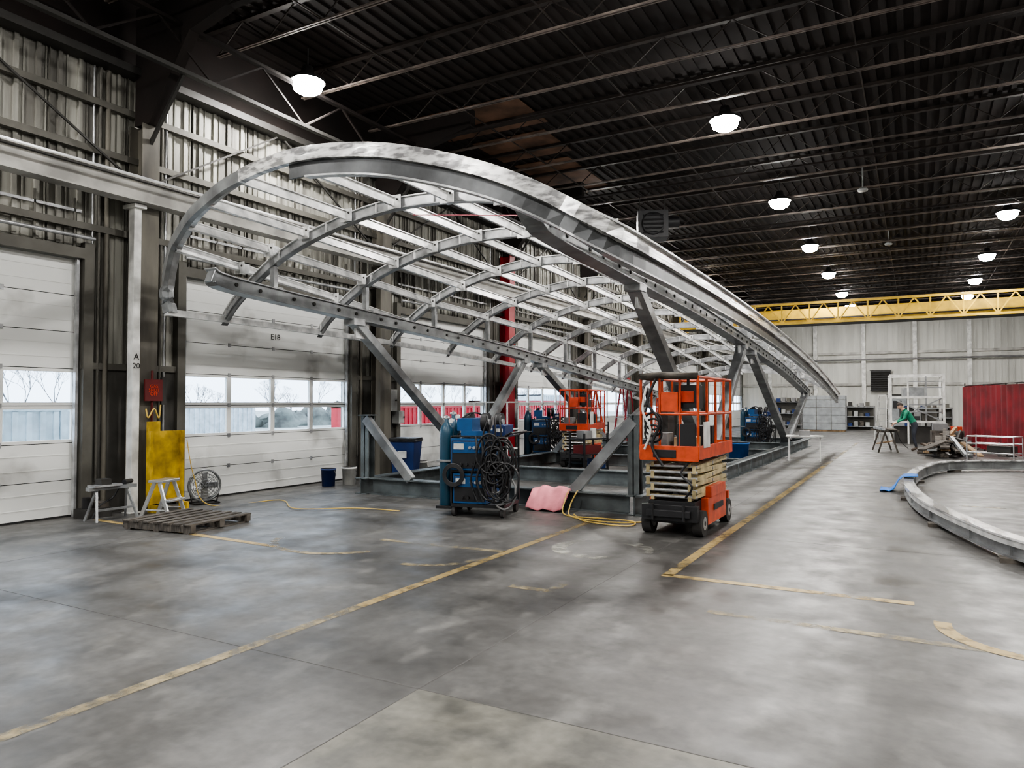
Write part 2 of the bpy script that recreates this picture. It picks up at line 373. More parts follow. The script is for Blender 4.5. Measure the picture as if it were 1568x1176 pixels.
for xe in(-10.40,13.35):
    b.b2(xe-.1,xe+.12,y-1.2,y+1.4,5.3,5.6,'crane_yellow')
    for yy in(y-1.0,y+1.2): b.cyl((xe-.05,yy,5.31),(xe+.05,yy,5.31),.11,'dark_steel')
b.b2(4.2,5.4,y+.0,y+.45,5.35,6.0,'girt_grey')
b.obj('overhead_bridge_crane')
# ------------------------------------------------------------ high-bay lamps
def lamp(x,y,w):
    z=7.55; e=empty('high_bay_lamp',(x,y,z)); b=MB()
    b.prof((0,0,0),[(.0,.26),(.09,.26),(.12,.14),(.15,.10),(.31,.02),(.31,-.03)],'lamp_body'); b.cyl((0,0,.25),(0,0,.6),.012,'lamp_body',6)
    b.prof((0,0,0),[(.27,-.01),(.275,-.06),(.24,-.17),(.14,-.23),(.0,-.24)],'lamp_lens')
    b.obj('fixture',e)
    l=D.lights.new('lamp_light','AREA'); l.shape='DISK'; l.size=.4; l.energy=w; l.color=(1,.965,.92)
    lo=D.objects.new('lamp_light',l); lo.location=(0,0,-.25); lo.parent=e; SC.collection.objects.link(lo)
for y in(-6,1.2,8.2,15.1,22,28.9,35.5,42.3,48): lamp(-3.37,y,270)
for y in(-1.5,5.5,12.6,19.6,26.7,34.1,40.7,46.5): lamp(2.54,y,200)
for y in(-4,2.6,9.6): lamp(-9.6,y,230)
for y in(22.5,29.5,36.5,43.5): lamp(-9.0,y,130)
for y in(-2,9,20,31,42): lamp(8.6,y,200)
# ------------------------------------------------------------ curved roof frame
PX=[-10.05,-9.7,-8.73,-7.5,-6.3,-5.0,-3.9,-3.25,-2.62]; PZ=[3.06,3.42,4.02,4.40,4.54,4.45,4.15,3.86,3.48]
RX=[-10.03,-9.95,-9.7,-8.7,-7.6,-6.8,-6.08,-5.25,-4.6,-3.9,-3.25,-2.65]; RZ=[3.3,3.65,3.98,4.27,4.47,4.55,4.57,4.49,4.35,4.13,3.82,3.46]
def P(x): return float(np.interp(x,PX,PZ))
def RZf(x): return float(np.interp(x,RX,RZ))
def drop(y): return .0026*max(0,y-7)**2
def Yn(x): return 6.1+1.0*((x+6.3)/3.7)**2
def Yf(x): return 31.8-1.0*((x+6.3)/3.7)**2
FR=empty('curved_steel_roof_frame',(0,0,0))
def crv(pts,n=6):
    pts=[Vector(p) for p in pts]; out=[]
    for i in range(len(pts)-1):
        p0=pts[max(i-1,0)];p1=pts[i];p2=pts[i+1];p3=pts[min(i+2,len(pts)-1)]
        for j in range(n):
            t=j/n; out.append(.5*((2*p1)+(p2-p0)*t+(2*p0-5*p1+4*p2-p3)*t*t+(-p0+3*p1-3*p2+p3)*t**3))
    out.append(pts[-1]); return out
b=MB()
near=[(-10.0,7.12,3.08),(-10.06,7.1,3.5)]+[(x,Yn(x),RZf(x)) for x in(-9.7,-9.25,-8.7,-8.15,-7.6,-6.8,-6.08,-5.25,-4.6,-3.9,-3.3)]
right=[(-2.68,7.15,3.46)]+[(-2.62,y,3.42-drop(y)) for y in(9,11,13.5,16,18.5,21,23.5,26,28.5,30.8)]
rim=crv(near+right,5)
L_=[p for p in rim if p.x<-7.2]; R_=[p for p in rim if p.x>=-7.35]
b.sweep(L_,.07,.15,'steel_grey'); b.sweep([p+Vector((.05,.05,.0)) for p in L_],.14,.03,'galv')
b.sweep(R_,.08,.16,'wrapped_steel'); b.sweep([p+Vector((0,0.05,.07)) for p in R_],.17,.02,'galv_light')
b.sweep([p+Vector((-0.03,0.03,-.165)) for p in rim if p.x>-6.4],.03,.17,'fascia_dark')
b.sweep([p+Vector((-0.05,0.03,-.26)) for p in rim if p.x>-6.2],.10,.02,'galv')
farr=crv([(-2.62,30.8,3.42-drop(30.8))]+[(x,Yf(x),P(x)-drop(31)) for x in(-3.3,-3.9,-5,-6.3,-7.5,-8.7,-9.7)]+[(-10.02,30.8,3.06-drop(30.8))],4)
b.sweep(farr,.09,.17,'galv')
b.sweep([(-10.02,y,3.08-drop(y)) for y in np.linspace(7.1,30.8,24)],.10,.10,'galv_light')
b.obj('rim',FR)
b=MB()
ribY=[8.2+2.2*i for i in range(11)]
for y in ribY:
    pts=crv([(x,y,P(x)-drop(y)) for x in PX],5)
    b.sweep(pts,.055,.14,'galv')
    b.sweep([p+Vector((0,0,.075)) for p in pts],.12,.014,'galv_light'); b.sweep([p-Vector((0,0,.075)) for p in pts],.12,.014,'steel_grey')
    q=pts[2::4]
    for p in q: b.box(p,(.02,.12,.13),'galv_light')
b.obj('ribs',FR)
b=MB(); purX=[-9.62,-8.95,-8.2,-7.35,-6.45,-5.55,-4.7,-3.9,-3.2]
for x in purX:
    y0=Yn(x)+.05; y1=Yf(x)-.05; dz=RZf(x)-P(x)
    nx=(P(x+.1)-P(x-.1))/.2; up=Vector((-nx*.7,0,1)).normalized()
    pts=[]
    for y in np.linspace(y0,y1,40):
        pts.append((x,y,P(x)-drop(y)+dz*max(0,1-(y-y0)/6.0)))
    b.sweep(pts,.045,.12,'galv_light',up=up); 
    b.sweep([Vector(p)+up*.06 for p in pts],.10,.010,'galv_light',up=up)
    for y in ribY:
        zz=P(x)-drop(y)+dz*max(0,1-(y-y0)/6.0)
        b.box((x,y,zz),(.15,.15,.15),'galv'); b.box((x+.02,y-.085,zz),(.22,.012,.19),'galv_light'); b.cyl((x+.08,y-.1,zz+.03),(x+.08,y-.085,zz+.03),.018,'dark_steel',8)
b.obj('purlins',FR)
b=MB()
GL=[(-8.9,7.0,3.54),(-8.9,7.5,3.44),(-8.9,10.4,3.28),(-8.9,13.5,3.12),(-8.9,16.85,2.90),(-8.9,20,2.65),(-8.9,23.7,2.32),(-8.9,30.5,1.85)]
GR=[(-3.7,6.85,4.0),(-3.7,7.15,3.80),(-3.7,7.7,3.70),(-3.7,10.7,3.58),(-3.7,13.2,3.50),(-3.7,15.8,3.36),(-3.7,20,3.08),(-3.7,24.6,2.72),(-3.7,30.5,2.05)]
gl_=crv(GL,6); gr_=crv(GR,6)
for g_,w,h in((gl_,.16,.20),(gr_,.17,.22)):
    b.sweep(g_,w,h,'steel_grey'); b.sweep([p+Vector((0,0,h/2)) for p in g_],w+.08,.02,'galv'); b.sweep([p-Vector((0,0,h/2)) for p in g_],w+.08,.02,'steel_grey')
def gz(g_,y): 
    return float(np.interp(y,[p.y for p in g_],[p.z for p in g_]))
for y in ribY:
    for x,g_ in((-8.9,gl_),(-3.7,gr_)):
        z0=gz(g_,y)+.1; z1=P(x)-drop(y)-.05
        b.beam((x,y,z0),(x,y,z1),.1,.08,'galv'); b.box((x,y,z0+.02),(.22,.2,.02),'galv')
        for dy in(-.35,.35,.8,-.8):
            b.cyl((x+.08,y+dy,gz(g_,y+dy)),(x+.10,y+dy,gz(g_,y+dy)),.03,'dark_steel',10)
            b.cyl((x,y+dy-.09,gz(g_,y+dy)+.03),(x,y+dy-.085,gz(g_,y+dy)+.03),.03,'dark_steel',8)
b.obj('main_girders',FR,bevel=.006)
b=MB()
def strut(p,q,w=.2):
    p=Vector(p);q=Vector(q); b.sweep([p,p.lerp(q,.12),p.lerp(q,.85),q],w*.75,w,'steel_grey',up=(1,0,0))
    b.box(q,(.26,.3,.12),'galv'); b.box(p,(.3,.4,.16),'steel_grey')
    m_=p.lerp(q,.95); b.box(m_,(.05,.35,.3),'galv_light')
for base,tops in(((-8.95,14.05,.42),(10.1,16.6)),((-8.95,22.5,.42),(17.6,27.5))):
    for t in tops: strut(base,(-8.9,t,gz(gl_,t)-.14))
for base,tops in(((-3.7,14.9,.42),(10.5,18.2)),((-3.7,25.1,.42),(19.3,29.7))):
    for t in tops: strut(base,(-3.7,t,gz(gr_,t)-.15),.22)
for base in((-8.95,14.05),(-8.95,22.5),(-3.7,14.9),(-3.7,25.1)): b.box((base[0],base[1],.36),(.34,.5,.12),'base_steel')
b.obj('v_struts',FR,bevel=.006)
b=MB()
for x in(-9.0,-3.7): b.ibeam((x,10.4,.15),(x,30.4,.15),.26,.30,'base_steel')
for y in(10.6,14.1,18.5,22.5,26.5,30.3): b.ibeam((-8.86,y,.15),(-3.84,y,.15),.24,.30,'base_steel')
b.ibeam((-9.0,10.6,.3),(-9.0,10.6,1.45),.18,.18,'base_steel',up=(0,1,0)); b.beam((-9.0,10.55,1.4),(-7.95,10.55,.3),.1,.16,'steel_grey')
b.ibeam((-3.75,10.6,.3),(-3.75,10.6,1.5),.18,.18,'base_steel',up=(0,1,0)); b.beam((-3.75,10.55,1.42),(-4.75,10.55,.3),.1,.16,'steel_grey')
b.box((-9.0,10.6,1.46),(.26,.26,.02),'base_steel')
b.beam((-8.9,18.5,.3),(-8.0,18.5,1.4),.1,.14,'steel_grey')
for x in(-9.15,-3.55):
    for y in np.arange(11,30,1.5): b.box((x,y,.15),(.02,.02,.27),'base_steel')
b.obj('base_frame',FR)
b=MB(); b.cyl((-6.2,8.25,4.36),(-3.75,8.3,4.05),.007,'pink_cloth',6); b.obj('marking_string',FR)
# ------------------------------------------------------------ scissor lifts
def scissor_lift(loc,rz,col,detail=True):
    e=empty('scissor_lift',loc,rz); b=MB()
    W=.78; L=1.85
    b.b2(-.30,.30,.1,1.75,.16,.44,'black_plastic')
    b.b2(-.39,-.30,.42,1.42,.12,.46,col); b.b2(.30,.39,.42,1.42,.12,.46,col)
    b.b2(-.36,.36,.0,.10,.20,.40,'black_plastic'); b.b2(-.34,.34,1.75,1.85,.2,.42,col)
    b.b2(.30,.40,.55,1.35,.46,.60,col)
    for x in(-.33,.33):
        for y in(.24,1.6):
            b.cyl((x-.06,y,.165),(x+.06,y,.165),.165,'tyre',24); b.cyl((x-.065,y,.165),(x+.065,y,.165),.085,'galv',16); b.cyl((x-.07,y,.165),(x+.07,y,.165),.03,'black_plastic',10)
    b.b2(-.28,.28,-.06,.02,.26,.34,'black_plastic')
    for x in(-.2,.2): b.cyl((x,-.05,.22),(x,-.05,.42),.02,'black_plastic',8)
    for i in range(6):
        z=.50+i*.078; s_=1 if i%2 else -1
        for x in(-.30,.30):
            b.beam((x,.08,z-s_*.02),(x,1.75,z+s_*.02),.05,.062,'cream_paint')
            b.beam((x*.8,.08,z+s_*.02),(x*.8,1.75,z-s_*.02),.045,.055,'cream_paint')
        for y in(.10,.92,1.73): b.cyl((-.335,y,z),(.335,y,z),.02,'galv',8)
        if i%2==0: b.b2(-.3,.3,.12,.16,z-.02,.02+z,'cream_paint')
    b.cyl((0,.3,.5),(0,1.3,.85),.04,'galv',10)
    b.tube(crv([(.2,.05,.5),(.3,-.02,.65),(.15,.03,.8),(.25,.05,.95)],5),.015,'black_plastic',6)
    z=.98
    b.b2(-.38,.38,0,L,z,z+.05,col); b.b2(-.39,-.365,0,L,z,z+.17,col); b.b2(.365,.39,0,L,z,z+.17,col); b.b2(-.38,.38,-.01,.015,z-.02,z+.17,col); b.b2(-.38,.38,L-.015,L+.01,z,z+.17,col)
    b.b2(-.36,.36,.02,L-.02,z+.05,z+.06,'dark_steel')
    zt=2.02; zm=1.55
    for x in(-.37,.37):
        for y in(.02,.45,.92,1.4,L-.02): b.cyl((x,y,z+.05),(x,y,zt),.018,col,8)
        b.rail([(x,.02,zt),(x,L-.02,zt)],.02,col); b.rail([(x,.02,zm),(x,L-.02,zm)],.018,col)
    for y in(.02,L-.02):
        b.rail([(-.37,y,zt),(.37,y,zt)],.02,col); b.rail([(-.37,y,zm),(.37,y,zm)],.018,col)
    for x in(-.12,.14): b.cyl((x,.02,z+.05),(x,.02,zt),.016,col,8)
    b.b2(-.10,.12,.005,.03,z+.6,z+.85,col)
    b.b2(.05,.36,.10,.30,1.62,1.92,'black_plastic'); b.b2(.12,.30,.08,.10,1.70,1.84,'orange_red'); b.cyl((.2,.2,1.92),(.2,.2,2.05),.02,'black_plastic',8)
    b.b2(.385,.40,.2,.5,1.12,1.45,'white_paint'); b.b2(-.2,.1,-.02,-.008,z+.02,z+.12,'black_plastic')
    b.b2(-.34,-.1,.25,.55,z+.06,z+.32,'grey_plastic'); b.b2(-.05,.2,.4,.8,z+.06,z+.26,'wood_new'); b.b2(.1,.3,1.0,1.3,z+.06,z+.4,'black_plastic')
    b.b2(.39,.405,.7,1.2,.28,.36,'black_plastic')
    b.b2(.10,.34,.005,.03,z+.17,z+.45,'black_plastic'); b.b2(-.3,-.16,.5,.8,z+.06,z+.75,'dark_steel')
    b.obj('lift_body',e,bevel=.004)
    return e
e1=scissor_lift((-2.74,9.0,0),0,'orange_paint')
b=MB()
b.tube([(-.37,.02,2.03),(-.1,.02,2.045),(.2,.02,2.03),(.37,.02,2.03)],.045,'wood_old',8); b.tube([(-.37,.0,2.03),(-.37,.9,2.03)],.04,'wood_old',8)
b.obj('rail_padding',e1)
b=MB()
b.tube(crv([(-.15,-.03,2.0),(-.25,-.06,1.7),(-.1,-.05,1.45),(-.2,-.05,1.15),(-.05,-.07,.9)],6),.02,'black_plastic',6)
b.tube(crv([(-.28,-.03,1.9),(-.32,-.06,1.6),(-.22,-.05,1.35),(-.3,-.05,1.1)],6),.014,'white_paint',6)
for z in(1.3,1.38,1.46): b.ring((-.2,.0,z),.11,.014,'black_plastic','Y')
for z in(1.7,1.78): b.ring((-.42,.3,z),.13,.016,'black_plastic','X')
b.obj('hanging_cables',e1)
scissor_lift((-7.75,17.2,0),math.radians(8),'orange_red')
# ------------------------------------------------------------ welder cart
def gas_cyl(b,x,y,z0,h,r,m):
    b.prof((x,y,z0),[(0,0),(r,0),(r,h*.80),(r*.85,h*.87),(r*.45,h*.91),(r*.3,h*.93),(r*.3,h*.96),(0,h*.96)],m,16)
    b.cyl((x,y,z0+h*.95),(x,y,z0+h),.02,'alu',8); b.cyl((x-.05,y,z0+h*.975),(x+.05,y,z0+h*.975),.018,'alu',8)
    b.cyl((x+.08,y,z0+h*.94),(x+.08,y-.03,z0+h*.94),.035,'white_paint',12)
def welder_unit(b,cx,cy,z,w,d,h):
    b.b2(cx-w/2,cx+w/2,cy-d/2,cy+d/2,z,z+h,'welder_blue')
    b.b2(cx-w/2+.02,cx+w/2-.02,cy-d/2-.012,cy-d/2,z+.03,z+h-.03,'black_plastic')
    b.b2(cx-w/2+.03,cx+w/2-.03,cy-d/2-.02,cy-d/2-.01,z+h*.55,z+h*.9,'welder_blue')
    b.b2(cx-w/2+.05,cx-.06,cy-d/2-.026,cy-d/2-.018,z+h*.66,z+h*.84,'white_paint')
    for i in range(3): b.cyl((cx+.04+i*.07,cy-d/2-.01,z+h*.72),(cx+.04+i*.07,cy-d/2-.05,z+h*.72),.022,'galv',10)
    for i in range(3): b.cyl((cx-.1+i*.09,cy-d/2-.01,z+.09),(cx-.1+i*.09,cy-d/2-.06,z+.09),.022,'black_plastic',10)
    for i in range(6): b.b2(cx-w/2-.004,cx-w/2,cy-d/4,cy+d/4,z+.06+i*.04,z+.075+i*.04,'black_plastic')
    b.tube([(cx-w/2+.05,cy-d/4,z+h),(cx-w/2+.05,cy-d/4,z+h+.06),(cx-w/2+.05,cy+d/4,z+h+.06),(cx-w/2+.05,cy+d/4,z+h)],.012,'black_plastic',6)
def welding_cart(loc,rz):
    e=empty('welding_machine_cart',loc,rz); b=MB()
    b.b2(-.40,.44,-.35,.40,.14,.19,'black_plastic')
    for x in(-.36,.4):
        for y in(-.3,.36): b.cyl((x-.025,y,.07),(x+.025,y,.07),.07,'tyre',14); b.b2(x-.02,x+.02,y-.02,y+.02,.07,.15,'galv')
    b.cyl((-.56,.36,.12),(-.50,.36,.12),.12,'tyre',18)
    for x in(-.40,.44):
        for y in(-.33,.38): b.cyl((x,y,.19),(x,y,1.2),.018,'black_plastic',8)
    b.b2(-.40,.44,-.35,.40,.66,.69,'black_plastic'); b.b2(-.40,.44,-.35,.40,1.18,1.2,'black_plastic')
    b.rail([(.44,-.33,1.2),(.55,-.38,1.25),(.55,.42,1.25),(.44,.38,1.2)],.018,'black_plastic')
    welder_unit(b,-.10,-.05,.2,.52,.62,.44); welder_unit(b,-.12,-.05,.69,.54,.64,.47)
    b.b2(-.66,-.40,-.32,.42,.10,.14,'black_plastic')
    gas_cyl(b,-.54,-.18,.14,1.36,.105,'cylinder_teal'); gas_cyl(b,-.54,.1,.14,1.42,.105,'cylinder_teal')
    b.b2(-.66,-.42,-.30,.22,.8,.83,'galv')
    b.b2(-.28,.14,-.25,.3,1.2,1.27,'welder_blue'); b.b2(-.34,-.10,-.25,.28,1.27,1.46,'welder_blue')
    for cx_,cy_ in((.10,-.18),(.22,.12),(-.22,.0)):
        b.cyl((cx_-.05,cy_,1.40),(cx_+.04,cy_,1.40),.14,'black_plastic',22); b.cyl((cx_+.04,cy_,1.40),(cx_+.06,cy_,1.40),.05,'galv',14)
    b.tube(crv([(-.3,-.2,1.44),(-.2,-.1,1.53),(-.1,.05,1.53),(-.02,.2,1.44)],5),.015,'black_plastic',6)
    b.b2(.24,.44,-.3,.1,1.2,1.36,'bin_blue'); b.b2(.30,.40,-.31,-.3,1.26,1.31,'white_paint')
    b.obj('cart_and_welders',e,bevel=.006)
    b=MB(); random.seed(3)
    for i in range(26):
        cx=.38+random.uniform(-.12,.14); cy=-.40-random.uniform(0,.12); cz=.62+random.uniform(-.28,.42)
        R=random.uniform(.12,.25)
        P_=[(cx+R*math.cos(a)*.8+random.uniform(-.01,.01),cy+random.uniform(-.015,.015),cz+R*1.15*math.sin(a)) for a in np.linspace(0,2*math.pi,22)[:-1]]
        b.tube(P_,.015,'black_plastic' if i%9 else 'grey_plastic',6,closed=True)
    for i in range(6):
        x=.0+i*.09; b.tube(crv([(x,-.36,1.2),(x+.05,-.47,.9),(x-.05,-.44,.55),(x+.06,-.46,.25)],6),.015,'black_plastic',6)
    for i in range(5):
        b.ring((-.33,-.43,.62),.12+.012*i,.011,'black_plastic','Y',20)
    for i in range(4): b.tube(crv([(.1+i*.08,-.2,1.5),(.2+i*.06,-.4,1.45),(.15+i*.09,-.45,1.2),(.3,-.44,.9)],6),.013,'black_plastic',6)
    b.obj('cable_coils',e); return e
welding_cart((-5.78,9.5,0),math.radians(12))
welding_cart((-9.9,19.9,0),math.radians(25))
welding_cart((-5.0,27.6,0),math.radians(-10))
b=MB(); vs=[];fs=[]; nx,ny=14,10
for i in range(nx):
    for j in range(ny):
        x=-5.42+i*.05; t=j/(ny-1)
        if t<.5: y=10.12+t*2*.36; z=.03+.30*(t*2)**.7
        else: y=10.48+(t-.5)*2*.25; z=.33
        z+=.02*math.sin(i*1.1+j*.7)+.01*math.sin(i*2.3); vs.append((x+.02*math.sin(j),y+.015*math.sin(i*1.5),z))
for i in range(nx-1):
    for j in range(ny-1): fs.append((i*ny+j,(i+1)*ny+j,(i+1)*ny+j+1,i*ny+j+1))
b.add(vs,fs,'pink_cloth',True); o=b.obj('pink_blanket'); sm=o.modifiers.new('s','SOLIDIFY'); sm.thickness=.03; o.modifiers.new('ss','SUBSURF').levels=1
b=MB()
b.tube(crv([(-4.75,10.35,.33),(-4.7,10.1,.2),(-4.6,9.9,.02),(-4.0,9.85,.02),(-3.5,9.8,.02),(-3.45,9.4,.02),(-4.1,9.5,.02),(-4.5,10.0,.02)],8),.010,'yellow_hose',6)
b.tube(crv([(-4.6,10.35,.33),(-4.62,10.1,.1),(-4.4,9.75,.02),(-3.7,9.6,.02),(-3.3,9.9,.02)],8),.010,'yellow_hose',6)
b.obj('extension_cord')
b=MB(); b.tube(crv([(-10.3,7.7,1.1),(-10.25,7.8,.5),(-10.1,8.0,.02),(-9.6,9.0,.02),(-8.6,8.4,.02),(-7.8,8.9,.02),(-7.0,9.0,.02)],8),.008,'yellow_hose',6); b.obj('extension_cord')
# ------------------------------------------------------------ left wall things
b=MB()
b.b2(-10.40,-10.35,7.06,7.66,.12,1.25,'yellow_paint'); b.b2(-10.40,-10.35,7.06,7.26,1.25,1.40,'yellow_paint')
b.b2(-10.35,-10.30,7.06,7.11,0,1.25,'yellow_paint'); b.b2(-10.35,-10.30,7.61,7.66,0,1.25,'yellow_paint'); b.b2(-10.35,-10.15,7.08,7.12,0,.12,'yellow_paint'); b.b2(-10.35,-10.15,7.60,7.64,0,.12,'yellow_paint')
b.obj('yellow_barrier_panel')
b=MB(); b.b2(-10.49,-10.46,7.07,7.37,1.72,2.06,'sign_red'); b.cyl((-10.51,7.22,1.0),(-10.51,7.22,2.2),.02,'sign_red',10)
b.b2(-10.54,-10.5,7.38,7.46,1.66,2.1,'dark_steel'); b.cyl((-10.51,7.22,0),(-10.51,7.22,1.0),.025,'yellow_paint',10)
b.tube(crv([(-10.48,7.35,1.66),(-10.45,7.3,1.45),(-10.45,7.22,1.6),(-10.45,7.12,1.46),(-10.48,7.1,1.6)],6),.012,'yellow_hose',6)
s=b.obj('gas_shutoff_sign'); text('GAS\nSHUT\nOFF','sign_lettering',(-10.457,7.22,1.89),.075,'orange_red',(math.pi/2,0,math.pi/2),s)
def floor_fan(loc,rz,R=.24):
    b=MB()
    for rr in(R,R*.8,R*.6,R*.4,R*.2):
        for xx in(-.06,.06): b.ring((xx,0,R+.05),rr,.005,'steel_grey','X',22,5)
    for k in range(10):
        a=2*math.pi*k/10
        for xx in(-.06,.06): b.cyl((xx,0,R+.05),(xx,R*math.cos(a),R+.05+R*math.sin(a)),.004,'steel_grey',5)
    b.ring((0,0,R+.05),R+.01,.02,'steel_grey','X',24,6)
    for k in range(4):
        a=2*math.pi*k/4; c=Vector((0,R*.5*math.cos(a),R+.05+R*.5*math.sin(a)))
        b.box(c,(.01,R*.75,R*.45),'galv',M=Matrix.Rotation(a,3,'X')@Matrix.Rotation(.5,3,'Y'))
    b.cyl((-.12,0,R+.05),(.03,0,R+.05),.06,'dark_steel',14)
    b.tube([(-.15,-R*.8,.015),(.15,-R*.8,.015),(.15,R*.8,.015),(-.15,R*.8,.015)],.014,'dark_steel',6,closed=True)
    for s_ in(-1,1): b.cyl((0,s_*R*.8,.015),(0,s_*(R+.01),R+.05),.012,'dark_steel',6)
    return b.obj('floor_fan',loc=loc,rz=rz)
floor_fan((-10.5,8.2,0),math.radians(-20),.25)
floor_fan((2.9,20.2,0),math.radians(160),.30)
def step_stool(loc,rz,H=.52,m='alu'):
    b=MB(); w=.4
    for s_ in(-1,1):
        b.beam((-.22,s_*w/2,0),(-.04,s_*w*.42,H),.03,.05,m); b.beam((.24,s_*w/2,0),(.04,s_*w*.42,H),.03,.05,m)
        b.beam((-.15,s_*w/2*.95,.12),(.16,s_*w/2*.95,.12),.02,.02,m)
    b.b2(-.12,.12,-w*.5,w*.5,H,H+.035,m); b.b2(-.22,-.08,-w*.48,w*.48,H*.46,H*.46+.03,m)
    return b.obj('step_stool',loc=loc,rz=rz,bevel=.004)
step_stool((-9.80,6.95,0),math.radians(200))
b=MB()
for s_ in(-1,1):
    b.beam((-.30,s_*.16,0),(-.22,0,.45),.03,.03,'steel_grey'); b.beam((.30,s_*.16,0),(.22,0,.45),.03,.03,'steel_grey')
b.b2(-.35,.35,-.05,.05,.44,.49,'steel_grey'); b.b2(-.3,.1,-.1,.1,.49,.515,'galv'); b.b2(-.26,.26,-.12,-.09,.15,.18,'steel_grey')
b.b2(-.2,-.05,-.08,.08,.515,.60,'dark_steel'); b.cyl((.15,-.05,.53),(.32,.05,.53),.035,'black_plastic',10)
b.tube(crv([(.2,.1,.5),(.1,.14,.3),(-.1,.13,.2),(-.2,.14,.02)],5),.012,'black_plastic',6)
b.obj('sawhorse',loc=(-10.24,6.42,0),rz=math.radians(88))
b=MB(); b.b2(-.2,.2,-.15,.15,.0,.14,'dark_steel'); b.cyl((-.1,0,.14),(-.1,0,.3),.06,'black_plastic',12); b.b2(.0,.18,-.1,.1,.14,.22,'wood_old'); b.obj('toolbox',loc=(-10.66,6.4,0),rz=math.pi/2)
b=MB()
for x in(-.5,0,.5): b.b2(x-.04,x+.04,-.6,.6,.02,.11,'wood_old')
for i in range(7):
    y=-.54+i*.18; b.b2(-.56,.56,y-.055,y+.055,.11,.13,'wood_old')
for y in(-.52,0,.52): b.b2(-.54,.54,y-.05,y+.05,.0,.02,'wood_old')
b.obj('wooden_pallet',loc=(-8.80,6.62,0),rz=math.radians(97))
def wheelie(loc,rz,m='bin_blue'):
    b=MB(); vs=[]
    for z,w,d in((.05,.22,.22),(.85,.28,.30)):
        for x,y in((-1,-1),(1,-1),(1,1),(-1,1)): vs.append((x*w,y*d,z))
    b.add(vs,[(3,2,1,0),(4,5,6,7),(0,1,5,4),(1,2,6,5),(2,3,7,6),(3,0,4,7)],m)
    b.b2(-.30,.30,-.32,.32,.85,.89,'black_plastic'); b.b2(-.29,.29,-.33,.30,.89,.93,'black_plastic')
    for x in(-.22,.22): b.cyl((x-.03,.24,.09),(x+.03,.24,.09),.09,'tyre',14)
    b.cyl((-.22,.36,.86),(.22,.36,.86),.016,m,8); b.b2(-.10,.10,-.30,-.27,.5,.65,'white_paint')
    return b.obj('wheeled_trash_bin',loc=loc,rz=rz,bevel=.01)
wheelie((-9.75,12.75,0),math.radians(20))
def bucket(loc,m,h=.36,r=.15):
    b=MB(); b.prof((0,0,0),[(0,0),(r*.85,0),(r,h),(r*1.05,h),(r*1.05,h-.03)],m,18); b.prof((0,0,0),[(r*.96,h),(r*.85,.03),(0,.03)],'dark_steel',18)
    b.tube(crv([(r,0,h-.03),(r*.8,.1,h*.6),(0,.17,h*.55),(-r*.8,.1,h*.6),(-r,0,h-.03)],4),.005,'galv',5)
    return b.obj('plastic_bucket',loc=loc)
bucket((-10.3,11.55,0),'white_paint'); bucket((-10.45,11.1,0),'bin_blue'); bucket((-4.25,20.4,0),'blue_cloth',.6,.28); bucket((-9.9,13.5,0),'white_paint')
def tool_cart(loc,rz):
    b=MB()
    for z in(.15,.5,.85): b.b2(-.4,.4,-.25,.25,z,z+.03,'black_plastic')
    for x in(-.38,.38):
        for y in(-.23,.23): b.b2(x-.02,x+.02,y-.02,y+.02,.08,1.0,'black_plastic'); b.cyl((x-.02,y,.05),(x+.02,y,.05),.05,'tyre',10)
    b.b2(-.3,-.05,-.15,.1,.88,1.05,'grey_plastic'); b.cyl((.15,0,.88),(.15,0,1.1),.07,'white_paint',12); b.b2(-.3,.2,-.2,.2,.53,.72,'sign_red'); b.b2(.05,.35,-.2,.1,.18,.4,'bin_blue')
    return b.obj('tool_cart',loc=loc,rz=rz)
tool_cart((-9.7,14.9,0),.3); tool_cart((-6.6,15.5,0),1.2); tool_cart((-10.1,24.5,0),1.4)
for yy,z,w,h in((13.45,1.75,.35,.5),(13.8,1.35,.2,.3),(19.4,1.5,.3,.6),(25.2,1.5,.3,.6)):
    b=MB(); b.b2(XW+.1,XW+.32,yy-w/2,yy+w/2,z-h/2,z+h/2,'wrap_grey'); b.b2(XW+.32,XW+.33,yy-w/2+.03,yy+w/2-.03,z-h/2+.03,z+h/2-.03,'wrap_grey'); b.cyl((XW+.33,yy+w*.3,z),(XW+.36,yy+w*.3,z),.02,'black_plastic',8)
    b.obj('wall_electrical_box')
def stepladder(loc,rz,H=2.2,m='orange_red',n=7,w=.5):
    b=MB()
    for s_ in(-1,1):
        b.beam((-.5,s_*w/2,0),(0,s_*w*.3,H),.03,.07,m); b.beam((.5,s_*w/2,0),(.03,s_*w*.3,H),.03,.05,m)
    for i in range(1,n):
        t=i/n; b.box((-.5+.5*t,0,H*t),(.08,w*(1-.4*t),.025),'alu')
        if i%2: b.box((.5-.47*t,0,H*t),(.03,w*(1-.4*t),.02),m)
    b.b2(-.1,.12,-w*.33,w*.33,H,H+.04,m)
    for s_ in(-1,1): b.beam((-.26,s_*w*.42,H*.47),(.27,s_*w*.42,H*.47),.01,.02,'alu')
    return b.obj('stepladder',loc=loc,rz=rz)
stepladder((-9.9,23.6,0),math.radians(60),2.1,'orange_red'); stepladder((-9.8,26.6,0),math.radians(75),2.6,'red_paint'); stepladder((-7.6,24.2,0),math.radians(100),1.8,'orange_red')
stepladder((-1.3,36.8,0),math.radians(80),2.0,'white_paint')
b=MB()
for x in(-.5,.5):
    for y in(-.3,.3): b.cyl((x,y,0),(x,y,1.7),.02,'white_paint',8)
for z in(.5,1.0,1.7): b.rail([(-.5,-.3,z),(.5,-.3,z),(.5,.3,z),(-.5,.3,z)],.018,'white_paint',True)
b.obj('rolling_rack',loc=(-9.6,16.4,0))
